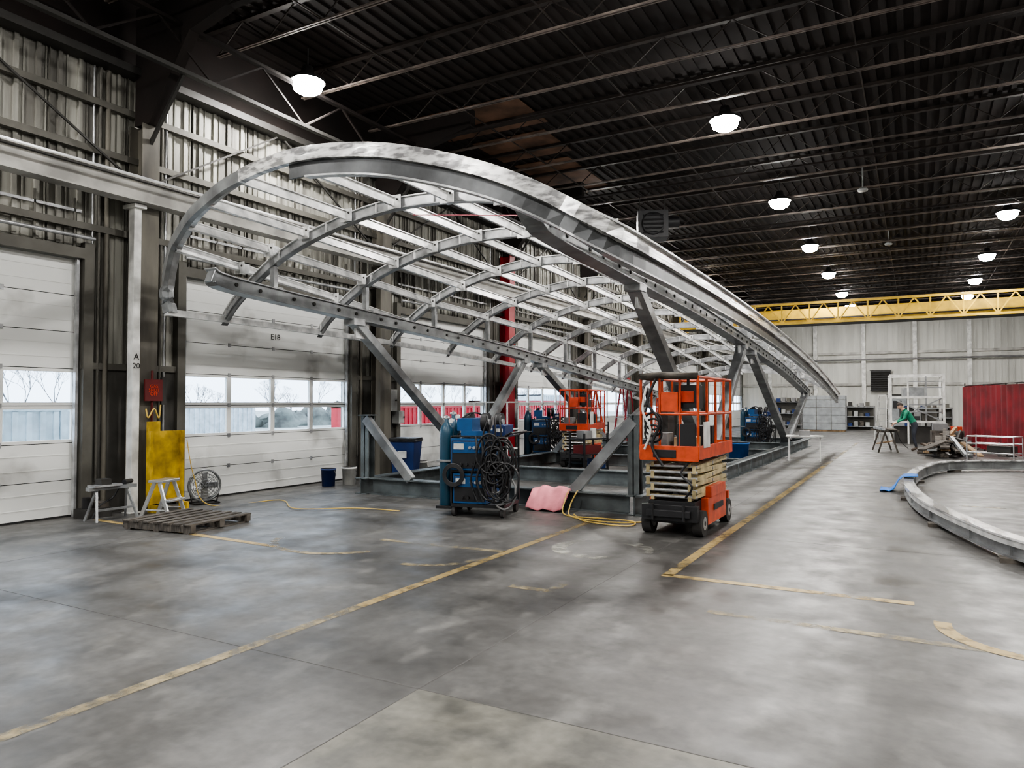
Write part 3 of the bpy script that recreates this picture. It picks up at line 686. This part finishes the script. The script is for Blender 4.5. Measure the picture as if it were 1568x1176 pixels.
# ------------------------------------------------------------ curved beam on the right
b=MB()
pts=crv([(3.4,6.3,.16),(2.1,7.5,.16),(1.02,9.15,.16),(.6,10.3,.16),(.14,12.2,.16),(-.08,14.1,.16),(-.12,16,.16),(.10,18.5,.16),(.65,20.6,.16),(1.8,21.6,.16),(3.0,21.9,.16)],6)
b.sweep(pts,.06,.20,'steel_grey'); b.sweep([p+Vector((0,0,.10)) for p in pts],.17,.025,'wrapped_steel'); b.sweep([p-Vector((0,0,.10)) for p in pts],.15,.02,'steel_grey')
b.sweep([p+Vector((-0.05,0,.05)) for p in pts],.05,.06,'galv_light')
for i in range(4,len(pts),9): b.box(pts[i]-Vector((0,0,.135)),(.3,.2,.05),'wood_old')
for i in range(3,len(pts),5): b.box(pts[i]+Vector((0,0,-.02)),(.12,.02,.14),'steel_grey')
b.obj('curved_steel_beam')
b=MB(); vs=[];fs=[]
for i in range(9):
    for j in range(7):
        x=-.62+i*.08; y=15.5+j*.1; zz=.03+.29/(1+math.exp(-(x+.33)*30))+.02*math.sin(i*1.9+j*1.3)*(1 if x<-.3 else .2); vs.append((x,y,zz))
for i in range(8):
    for j in range(6): fs.append((i*7+j,(i+1)*7+j,(i+1)*7+j+1,i*7+j+1))
b.add(vs,fs,'blue_cloth',True); o=b.obj('blue_rag'); o.modifiers.new('s','SOLIDIFY').thickness=.012
# ------------------------------------------------------------ right far area
b=MB(); A=Vector((1.5,31,0)); Bq=Vector((3.3,23.6,0)); n_=70; vs=[];fs=[]
sd=(Bq-A).normalized().cross(Vector((0,0,1)))
for i in range(n_+1):
    p=A.lerp(Bq,i/n_)+sd*.04*math.sin(i*1.5)
    vs+= [(p.x,p.y,.12),(p.x,p.y,2.25)]
for i in range(n_): fs.append((2*i,2*i+2,2*i+3,2*i+1))
b.add(vs,fs,'curtain_red',True)
for k in range(5):
    p=A.lerp(Bq,k/4); b.cyl((p.x+.07,p.y,0),(p.x+.07,p.y,2.32),.025,'dark_steel',8); b.box((p.x+.07,p.y,.02),(.5,.06,.04),'dark_steel')
b.cyl((A.x+.07,A.y,2.3),(Bq.x+.07,Bq.y,2.3),.02,'dark_steel',8)
b.obj('welding_curtain')
b=MB(); A=Vector((1.6,31.5,0));Bq=Vector((6.5,32.7,0)); vs=[];fs=[]; sd=(Bq-A).normalized().cross(Vector((0,0,1)))
for i in range(61):
    p=A.lerp(Bq,i/60)+sd*.04*math.sin(i*1.5); vs+=[(p.x,p.y,.12),(p.x,p.y,2.35)]
for i in range(60): fs.append((2*i,2*i+2,2*i+3,2*i+1))
b.add(vs,fs,'curtain_red',True); 
for k in range(4):
    p=A.lerp(Bq,k/3); b.cyl((p.x,p.y+.08,0),(p.x,p.y+.08,2.4),.025,'dark_steel',8)
b.obj('welding_curtain')
b=MB(); 
for x in(-.95,.95):
    for y in(-.7,.7):
        b.b2(x-.04,x+.04,y-.04,y+.04,0,2.85,'white_paint')
for z in(.9,1.9,2.8):
    for y in(-.7,.7): b.b2(-.95,.95,y-.035,y+.035,z-.04,z+.04,'white_paint')
    for x in(-.95,.95): b.b2(x-.035,x+.035,-.7,.7,z-.04,z+.04,'white_paint')
for z in(1.3,1.6,2.3,2.55): b.b2(-.3,.95,-.70,-.66,z-.02,z+.02,'steel_grey')
b.b2(-.35,-.29,-.72,-.66,0,2.8,'white_paint'); b.b2(.3,.35,-.72,-.66,.9,2.8,'steel_grey')
b.b2(-.9,.9,-.65,.65,1.9,1.94,'alu'); b.beam((-.95,-.7,.9),(.95,-.7,1.9),.04,.05,'steel_grey'); b.beam((.95,-.7,.9),(-.95,-.7,1.9),.04,.05,'steel_grey')
b.b2(-.5,.3,-.4,.4,1.94,2.3,'steel_grey'); b.b2(-.6,-.1,-.6,.2,.95,1.5,'dark_steel'); b.b2(.2,.7,-.5,.3,.95,1.4,'girt_grey')
b.b2(-.9,.9,-.6,.6,.88,.92,'girt_grey'); b.b2(-.8,.6,-.4,.4,0,.7,'dark_steel')
b.obj('steel_scaffold',loc=(0.0,34.6,0),rz=math.radians(4))
b=MB()
for x in(-.7,.7):
    for s_ in(-1,1): b.beam((x,s_*.3,0),(x,s_*.08,.72),.06,.05,'wood_old')
    b.b2(x-.05,x+.05,-.35,.35,.70,.76,'wood_old')
b.b2(-.95,.95,-.25,.0,.76,.80,'wood_old'); b.beam((-.9,.15,.8),(.9,.2,.8),.08,.08,'galv'); b.beam((-.5,.3,.30),(.6,-.35,.34),.09,.04,'wood_new')
b.box((.1,.12,.86),(.3,.1,.06),'steel_grey')
b.obj('sawhorse_worktable',loc=(-.95,28.3,0),rz=math.radians(100))
b=MB(); random.seed(11)
for i in range(60):
    x=random.uniform(-.55,.55); y=random.uniform(-1.1,1.1); z=.05+random.uniform(0,.6)*max(0,1-abs(x)/.7); a=random.uniform(.6,2.5); l=random.uniform(.4,1.1)
    d_=Vector((math.cos(a),math.sin(a),random.uniform(-.15,.5)))*l/2; p=Vector((x,y,z+abs(d_.z)))
    b.beam(p-d_,p+d_,random.choice([.09,.14,.05,.25]),random.choice([.03,.05,.09]),random.choice(['wood_old','wood_old','wood_new','wood_old','steel_grey','boot_brown','dark_steel']))
b.obj('scrap_lumber_pile',loc=(.9,26.7,0))
b=MB()
for k,(x,z) in enumerate(((-.3,.3),(.0,.3),(.3,.3))): b.prof((x,0,0),[(0,0),(.13,0),(.13,.45+.1*k),(.1,.5+.1*k),(0,.5+.1*k)],('bin_blue','grey_plastic','dark_steel')[k],14)
b.b2(-.5,.5,.2,.6,0,.7,'wood_old'); b.b2(-.45,.0,.22,.55,.7,.95,'grey_plastic'); b.b2(.1,.45,.25,.55,.7,.85,'orange_red')
b.obj('workbench_with_supplies',loc=(1.0,29.6,0),rz=.1)
b=MB()
for yy in(-.6,.6):
    b.rail([(-.25,yy,0),(-.25,yy,.75),(.25,yy,.75),(.25,yy,0)],.018,'alu')
for z in(.3,.55,.75): b.rail([(-.25,-.6,z),(-.25,.6,z)],.015,'alu'); b.rail([(.25,-.6,z),(.25,.6,z)],.015,'alu')
b.b2(-.25,.25,-.6,.6,.28,.31,'galv'); b.b2(-.2,.2,-.5,.1,.31,.5,'dark_steel'); b.obj('metal_rack',loc=(1.9,24.2,0),rz=math.radians(60))
b=MB(); b.b2(-.5,.5,-.3,.3,.70,.73,'white_paint')
for x in(-.42,.42):
    for s_ in(-1,1): b.beam((x,s_*.28,0),(x,s_*.12,.7),.03,.03,'white_paint')
b.box((0,0,.8),(.3,.2,.14),'grey_plastic'); b.obj('folding_table',loc=(-2.85,22.7,0),rz=.1)
b=MB(); b.b2(-1.15,1.15,-.6,.6,.1,2.1,'screen_grey'); b.b2(-1.1,1.1,-.55,.55,0,.1,'wood_new')
for i in range(4): b.b2(-1.17,1.17,-.62,-.6,.5+i*.45,.53+i*.45,'grey_plastic')
for x in(-.4,.4): b.b2(x-.02,x+.02,-.62,-.6,.1,2.1,'girt_grey')
b.obj('wrapped_crate',loc=(-4.7,46.5,0),bevel=.05)
b=MB(); x0=-2.0; b.b2(x0-.6,x0+.6,YB-.36,YB-.3,2.5,3.8,'black_plastic')
for i in range(8): b.box((x0,YB-.38,2.6+i*.15),(1.1,.02,.1),'dark_steel',M=Matrix.Rotation(.5,3,'X'))
b.b2(x0-.65,x0+.65,YB-.32,YB-.14,2.45,2.5,'dark_steel'); b.b2(x0-.65,x0+.65,YB-.32,YB-.14,3.8,3.85,'dark_steel'); b.obj('wall_vent_louver')
n+=1; b=MB(); b.b2(-1.6,-.5,YB-.1,YB-.05,0,2.15,'screen_grey'); b.b2(-1.68,-1.6,YB-.16,YB-.04,0,2.23,'dark_steel'); b.b2(-.5,-.42,YB-.16,YB-.04,0,2.23,'dark_steel'); b.b2(-1.68,-.42,YB-.16,YB-.04,2.15,2.23,'dark_steel'); b.b2(-1.3,-.8,YB-.12,YB-.1,1.3,1.8,'black_plastic'); b.cyl((-.6,YB-.1,1.0),(-.6,YB-.2,1.0),.03,'alu',8); b.obj('door_%d'%n)
def shelf(loc,w=1.5,h=1.6):
    b=MB()
    for x in(-w/2,w/2):
        for y in(-.3,.3): b.b2(x-.03,x+.03,y-.03,y+.03,0,h,'grey_plastic')
    b.b2(-w/2,w/2,.28,.3,0,h,'girt_grey')
    for i in range(3):
        z=.2+i*(h-.3)/2; b.b2(-w/2,w/2,-.3,.3,z,z+.04,'steel_grey')
        x=-w/2+.15
        while x<w/2-.2: hh=random.uniform(.15,.35); b.b2(x,x+.22,-.2,.2,z+.04,z+.04+hh,random.choice(['wrap_grey','bin_blue','wood_old','grey_plastic','dark_steel','girt_grey'])); x+=.32
    b.obj('storage_shelf',loc=loc)
shelf((-3.0,49.5,0),1.6,1.5); shelf((3.6,50.5,0),2.2,1.8); shelf((1.0,50.5,0),1.8,1.4); shelf((-7.5,50.5,0),2,1.8)
b=MB(); b.b2(-.5,.5,-.3,.3,.0,.08,'dark_steel')
b.cyl((-.25,0,.08),(-.25,0,1.5),.13,'bin_blue',16); b.b2(0,.45,-.25,.25,.08,1.1,'grey_plastic'); b.b2(.05,.4,-.26,-.25,.5,.9,'black_plastic'); b.obj('air_compressor',loc=(-.2,48.5,0))
b=MB(); b.b2(-.42,.42,-.33,.33,-.38,.38,'black_plastic'); b.prof((0,-.34,0),[(.32,0),(.32,-.05),(.28,-.05)],'black_plastic',20,'Y')
for k in range(5): b.box((0,-.36,-.25+k*.12),(.56,.02,.05),'black_plastic',M=Matrix.Rotation(.6,3,'X'))
b.cyl((.35,0,.1),(.75,0,.1),.16,'black_plastic',14)
for x in(-.35,.35): b.cyl((x,0,.38),(x,0,.85),.012,'dark_steel',6)
b.obj('unit_heater',loc=(-6.5,19.9,6.72),rz=.4)
for p in((1.15,11.9),(-1.2,22.0),(-.8,30)):
    b=MB(); b.prof((p[0],p[1],7.55),[(0,-.05),(.12,-.04),(.14,0),(.1,.04),(0,.06)],'wrap_grey',18); b.cyl((p[0],p[1],7.6),(p[0],p[1],ZC-.04),.02,'wrap_grey',6); b.obj('ceiling_sensor')
# ------------------------------------------------------------ floor paint
b=MB()
def strip(x0,y0,x1,y1,m,w=.05,z=.003):
    d=Vector((x1-x0,y1-y0,0)).normalized(); s_=Vector((-d.y,d.x,0))*w
    b.add([Vector((x0,y0,z))-s_,Vector((x1,y1,z))-s_,Vector((x1,y1,z))+s_,Vector((x0,y0,z))+s_],[(0,1,2,3)],m)
strip(-4.07,4.7,-4.07,9.8,'floor_yellow'); strip(-4.07,1.5,-4.07,4.7,'floor_yellow_faded')
strip(-2.15,7.0,-2.15,21,'floor_yellow',.055); strip(-2.15,21,-2.15,34,'floor_yellow_faded',.055)
strip(-2.2,7.0,-.03,7.03,'floor_yellow',.055); strip(-1.5,5.96,.6,5.96,'floor_yellow_faded',.05)
strip(-10.4,6.28,-6.6,6.15,'floor_yellow'); strip(-5.8,7.1,-4.1,7.2,'floor_yellow_faded')
def arc(cx,cy,R,a0,a1,m,w=.05,z=.0035):
    vs=[];fs=[]
    for i in range(25):
        a=math.radians(a0+(a1-a0)*i/24); vs+=[(cx+(R-w)*math.cos(a),cy+(R-w)*math.sin(a),z),(cx+(R+w)*math.cos(a),cy+(R+w)*math.sin(a),z)]
    for i in range(24): fs.append((2*i,2*i+1,2*i+3,2*i+2))
    b.add(vs,fs,m)
arc(.78,6.5,.62,175,290,'floor_yellow',.06); arc(-6.2,6.9,.85,200,330,'floor_yellow_faded'); arc(-4.75,6.75,.6,-90,0,'floor_yellow_faded'); arc(-3.2,7.9,.5,0,300,'floor_white_faded',.09)
strip(-3.3,5.9,-2.9,5.9,'floor_yellow_faded'); strip(-2.9,5.9,-2.9,6.2,'floor_yellow_faded')
strip(.6,14.0,4,14.0,'floor_yellow_faded')
b.obj('floor_markings')
# ------------------------------------------------------------ outside
b=MB(); b.b2(-160,XW-.2,-40,180,-.9,-.7,'yard'); b.obj('yard_ground')
def container(loc,L,m,h=2.35):
    b=MB(); b.b2(-1.2,1.2,0,L,.15,h,m)
    y=.1
    while y<L: b.b2(1.2,1.24,y,y+.12,.3,h-.12,m); y+=.3
    b.b2(-1.22,1.25,0,L,h-.1,h,m); b.b2(-1.22,1.25,0,L,-.0,.15,'dark_steel')
    for y in(.0,L-.15): b.b2(1.2,1.27,y,y+.15,0,h,'trailer_white')
    b.obj('cargo_trailer',loc=loc)
container((-20.5,23.2,-.7),9.8,'trailer_red',2.25); container((-20.8,34.5,-.7),13,'trailer_red',2.5); container((-19,1.5,-.7),8.5,'trailer_white',2.3); container((-26,49,-.7),13,'trailer_white',3)
container((-33,16,-.7),12,'trailer_white',2.2)
b=MB(); random.seed(5)
def branch(p,d,l,r,n_):
    q=p+d*l; b.tube([p,q],r,'bark',3,rs=[r,r*.6],caps=False)
    if n_==0: return
    for k in range(3):
        dd=(d+Vector((random.uniform(-.7,.7),random.uniform(-.7,.7),random.uniform(-.1,.5)))).normalized(); branch(q,dd,l*.7,r*.55,n_-1)
for i in range(46):
    branch(Vector((-74+random.uniform(-4,4),8+i*3.0,-.7)),Vector((0,0,1)),random.uniform(1.3,2.3),.11,5)
b.obj('bare_treeline')
b=MB(); random.seed(9)
for i in range(60):
    x=-55+random.uniform(-2,2); y=8+i*2.0+random.uniform(-1,1); h=random.uniform(1.2,2.5); vs=[];fs=[]
    for j in range(7):
        for k in range(9):
            ph=math.pi*.5*j/6; th=2*math.pi*k/9; r=random.uniform(.8,1.2)*1.7
            vs.append((x+r*math.cos(ph)*math.cos(th),y+r*math.cos(ph)*math.sin(th),-.7+h*math.sin(ph)*random.uniform(.85,1.1)))
    for j in range(6):
        for k in range(9): fs.append((j*9+k,j*9+(k+1)%9,(j+1)*9+(k+1)%9,(j+1)*9+k))
    b.add(vs,fs,'evergreen',True)
b.obj('hedge_bushes')
# ------------------------------------------------------------ person
def person(loc,rz):
    root=empty('standing_worker',loc,rz)
    J={'pel':((0,0,.95),.135),'ab':((0,-.08,1.10),.125),'ch':((0,-.22,1.28),.145),'nk0':((0,-.33,1.42),.075),'nk':((0,-.37,1.47),.052),
       'hL':((.10,.0,.90),.10),'kL':((.12,-.06,.50),.062),'aL':((.13,.03,.10),.042),'tL':((.14,-.15,.045),.036),
       'hR':((-.10,.02,.90),.10),'kR':((-.12,.0,.50),.062),'aR':((-.13,.10,.10),.042),'tR':((-.14,-.08,.045),.036),
       'sL':((.17,-.28,1.38),.07),'eL':((.24,-.38,1.12),.046),'wL':((.14,-.60,1.0),.03),
       'sR':((-.17,-.28,1.38),.07),'eR':((-.25,-.36,1.11),.046),'wR':((-.12,-.58,.98),.03)}
    E=[('pel','ab'),('ab','ch'),('ch','nk0'),('nk0','nk'),('pel','hL'),('hL','kL'),('kL','aL'),('aL','tL'),('pel','hR'),('hR','kR'),('kR','aR'),('aR','tR'),('ch','sL'),('sL','eL'),('eL','wL'),('ch','sR'),('sR','eR'),('eR','wR')]
    K=list(J); me=D.meshes.new('body'); me.from_pydata([J[k][0] for k in K],[(K.index(a),K.index(c)) for a,c in E],[])
    o=D.objects.new('body',me); SC.collection.objects.link(o)
    o.modifiers.new('sk','SKIN')
    for i,k in enumerate(K): me.skin_vertices[0].data[i].radius=(J[k][1],J[k][1]*(.8 if k in('pel','ab','ch') else 1))
    me.skin_vertices[0].data[0].use_root=True
    ss=o.modifiers.new('ss','SUBSURF'); ss.levels=2; ss.render_levels=2
    bpy.context.view_layer.update()
    nm=D.meshes.new_from_object(o.evaluated_get(bpy.context.evaluated_depsgraph_get())); D.objects.remove(o)
    for m_ in('shirt_green','jeans_dark','boot_brown','skin'): nm.materials.append(MATS[m_])
    ex=[(Vector(J[a][0]),Vector(J[c][0]),a,c) for a,c in E]
    for p in nm.polygons:
        c=p.center; best=None
        for A_,B_,a,cc in ex:
            t=max(0,min(1,(c-A_).dot(B_-A_)/(B_-A_).length_squared)); dd=(A_.lerp(B_,t)-c).length
            if best is None or dd<best[0]: best=(dd,a,cc,t)
        _,a,cc,t=best; mi=0
        if cc[0] in'h' or a[0]=='h' or (a[0]=='k' and c.z>.17) or (a=='pel' and c.z<.97): mi=1
        if a[0]=='a' and cc[0]=='t' or (a[0]=='k' and c.z<=.17): mi=2
        if cc=='nk' and t>.5: mi=3
        if a[0]=='e' and t>.9: mi=3
        p.material_index=mi; p.use_smooth=True
    ob=D.objects.new('body',nm); ob.parent=root; SC.collection.objects.link(ob)
    b=MB(); hc=Vector((0,-.44,1.575)); tilt=Matrix.Rotation(math.radians(32),3,'X')
    vs=[];fs=[];nu,nv=20,14
    for j in range(nv+1):
        ph=math.pi*j/nv
        for i in range(nu):
            th=2*math.pi*i/nu; x=.076*math.sin(ph)*math.cos(th); y=.097*math.sin(ph)*math.sin(th); z=.12*math.cos(ph)
            if z<0: x*=1+z*1.8; y*=1+z*1.2
            vs.append(hc+tilt@Vector((x,y,z)))
    for j in range(nv):
        for i in range(nu): fs.append((j*nu+i,j*nu+(i+1)%nu,(j+1)*nu+(i+1)%nu,(j+1)*nu+i))
    b.add(vs,fs,'skin',True)
    def hp(x,y,z): return hc+tilt@Vector((x,y,z))
    hv=[];hf=[]
    for j in range(9):
        ph=math.pi*.55*j/8
        for i in range(nu):
            th=2*math.pi*i/nu; x=.084*math.sin(ph)*math.cos(th); y=.105*math.sin(ph)*math.sin(th); z=.128*math.cos(ph)
            if y<0: z=max(z,.045)
            hv.append(hp(x,y+.004,z))
    for j in range(8):
        for i in range(nu): hf.append((j*nu+i,j*nu+(i+1)%nu,(j+1)*nu+(i+1)%nu,(j+1)*nu+i))
    b.add(hv,hf,'hair_dark',True)
    for s_ in(-1,1):
        b.tube([hp(s_*.078,.0,-.025),hp(s_*.086,.008,.0),hp(s_*.08,.004,.025)],.012,'skin',8)
        b.tube([hp(s_*.03,-.088,.008),hp(s_*.03,-.095,.008)],.011,'white_paint',8); b.tube([hp(s_*.03,-.094,.008),hp(s_*.03,-.098,.008)],.006,'hair_dark',8)
    b.tube([hp(0,-.092,.01),hp(0,-.118,-.03),hp(0,-.098,-.035)],.011,'skin',8); b.tube([hp(-.022,-.083,-.065),hp(0,-.09,-.066),hp(.022,-.083,-.065)],.006,'sign_red',6)
    b.tube([hp(0,.01,-.06),(0,-.36,1.44)],.05,'skin',10); b.obj('head',root)
    for s_,w_ in((1,J['wL'][0]),(-1,J['wR'][0])):
        b=MB(); w_=Vector(w_); d=Vector((-s_*.25,-.8,-.45)).normalized(); sd=d.cross(Vector((0,0,1))).normalized(); dn=Vector((0,0,-1))
        b.tube([w_-d*.02,w_+d*.03,w_+d*.09],.03,'skin',8,rs=[.027,.036,.034])
        for k,l in enumerate((.065,.075,.07,.055)):
            p=w_+d*.085+sd*(-.03+.02*k); b.tube([p,p+d*l*.5+dn*.01,p+d*l*.75+dn*.035,p+d*l*.7+dn*.06],.009,'skin',6)
        p=w_+d*.03-sd*.035*(-s_); b.tube([p,p+d*.03+sd*s_*.02+dn*.015,p+d*.055+sd*s_*.012+dn*.03],.011,'skin',6)
        b.obj('hand',root)
    b=MB(); b.tube([Vector((.05,-.70,.91)),Vector((-.02,-.74,.96)),Vector((-.1,-.69,.97))],.018,'black_plastic',8); b.tube(crv([(-.1,-.69,.97),(-.3,-.5,.7),(-.5,-.3,.3),(-.7,0,.03)],6),.01,'black_plastic',6); b.obj('welding_torch',root)
    return root
person((-.05,28.9,0),math.radians(-75))
# ------------------------------------------------------------ world, camera
w=D.worlds.new('sky'); SC.world=w; w.use_nodes=True; bg=w.node_tree.nodes['Background']; bg.inputs[0].default_value=(.78,.88,1,1); bg.inputs[1].default_value=4.6
cam=D.cameras.new('camera'); cam.lens=1110/1568*36; cam.sensor_width=36; cam.clip_end=500
co=D.objects.new('camera',cam); co.location=(0,0,1.7); co.rotation_euler=(math.radians(91.45),0,math.radians(29.1)); SC.collection.objects.link(co); SC.camera=co
SC.view_settings.view_transform='AgX'; SC.view_settings.look='AgX - Medium High Contrast'; SC.view_settings.exposure=0.15
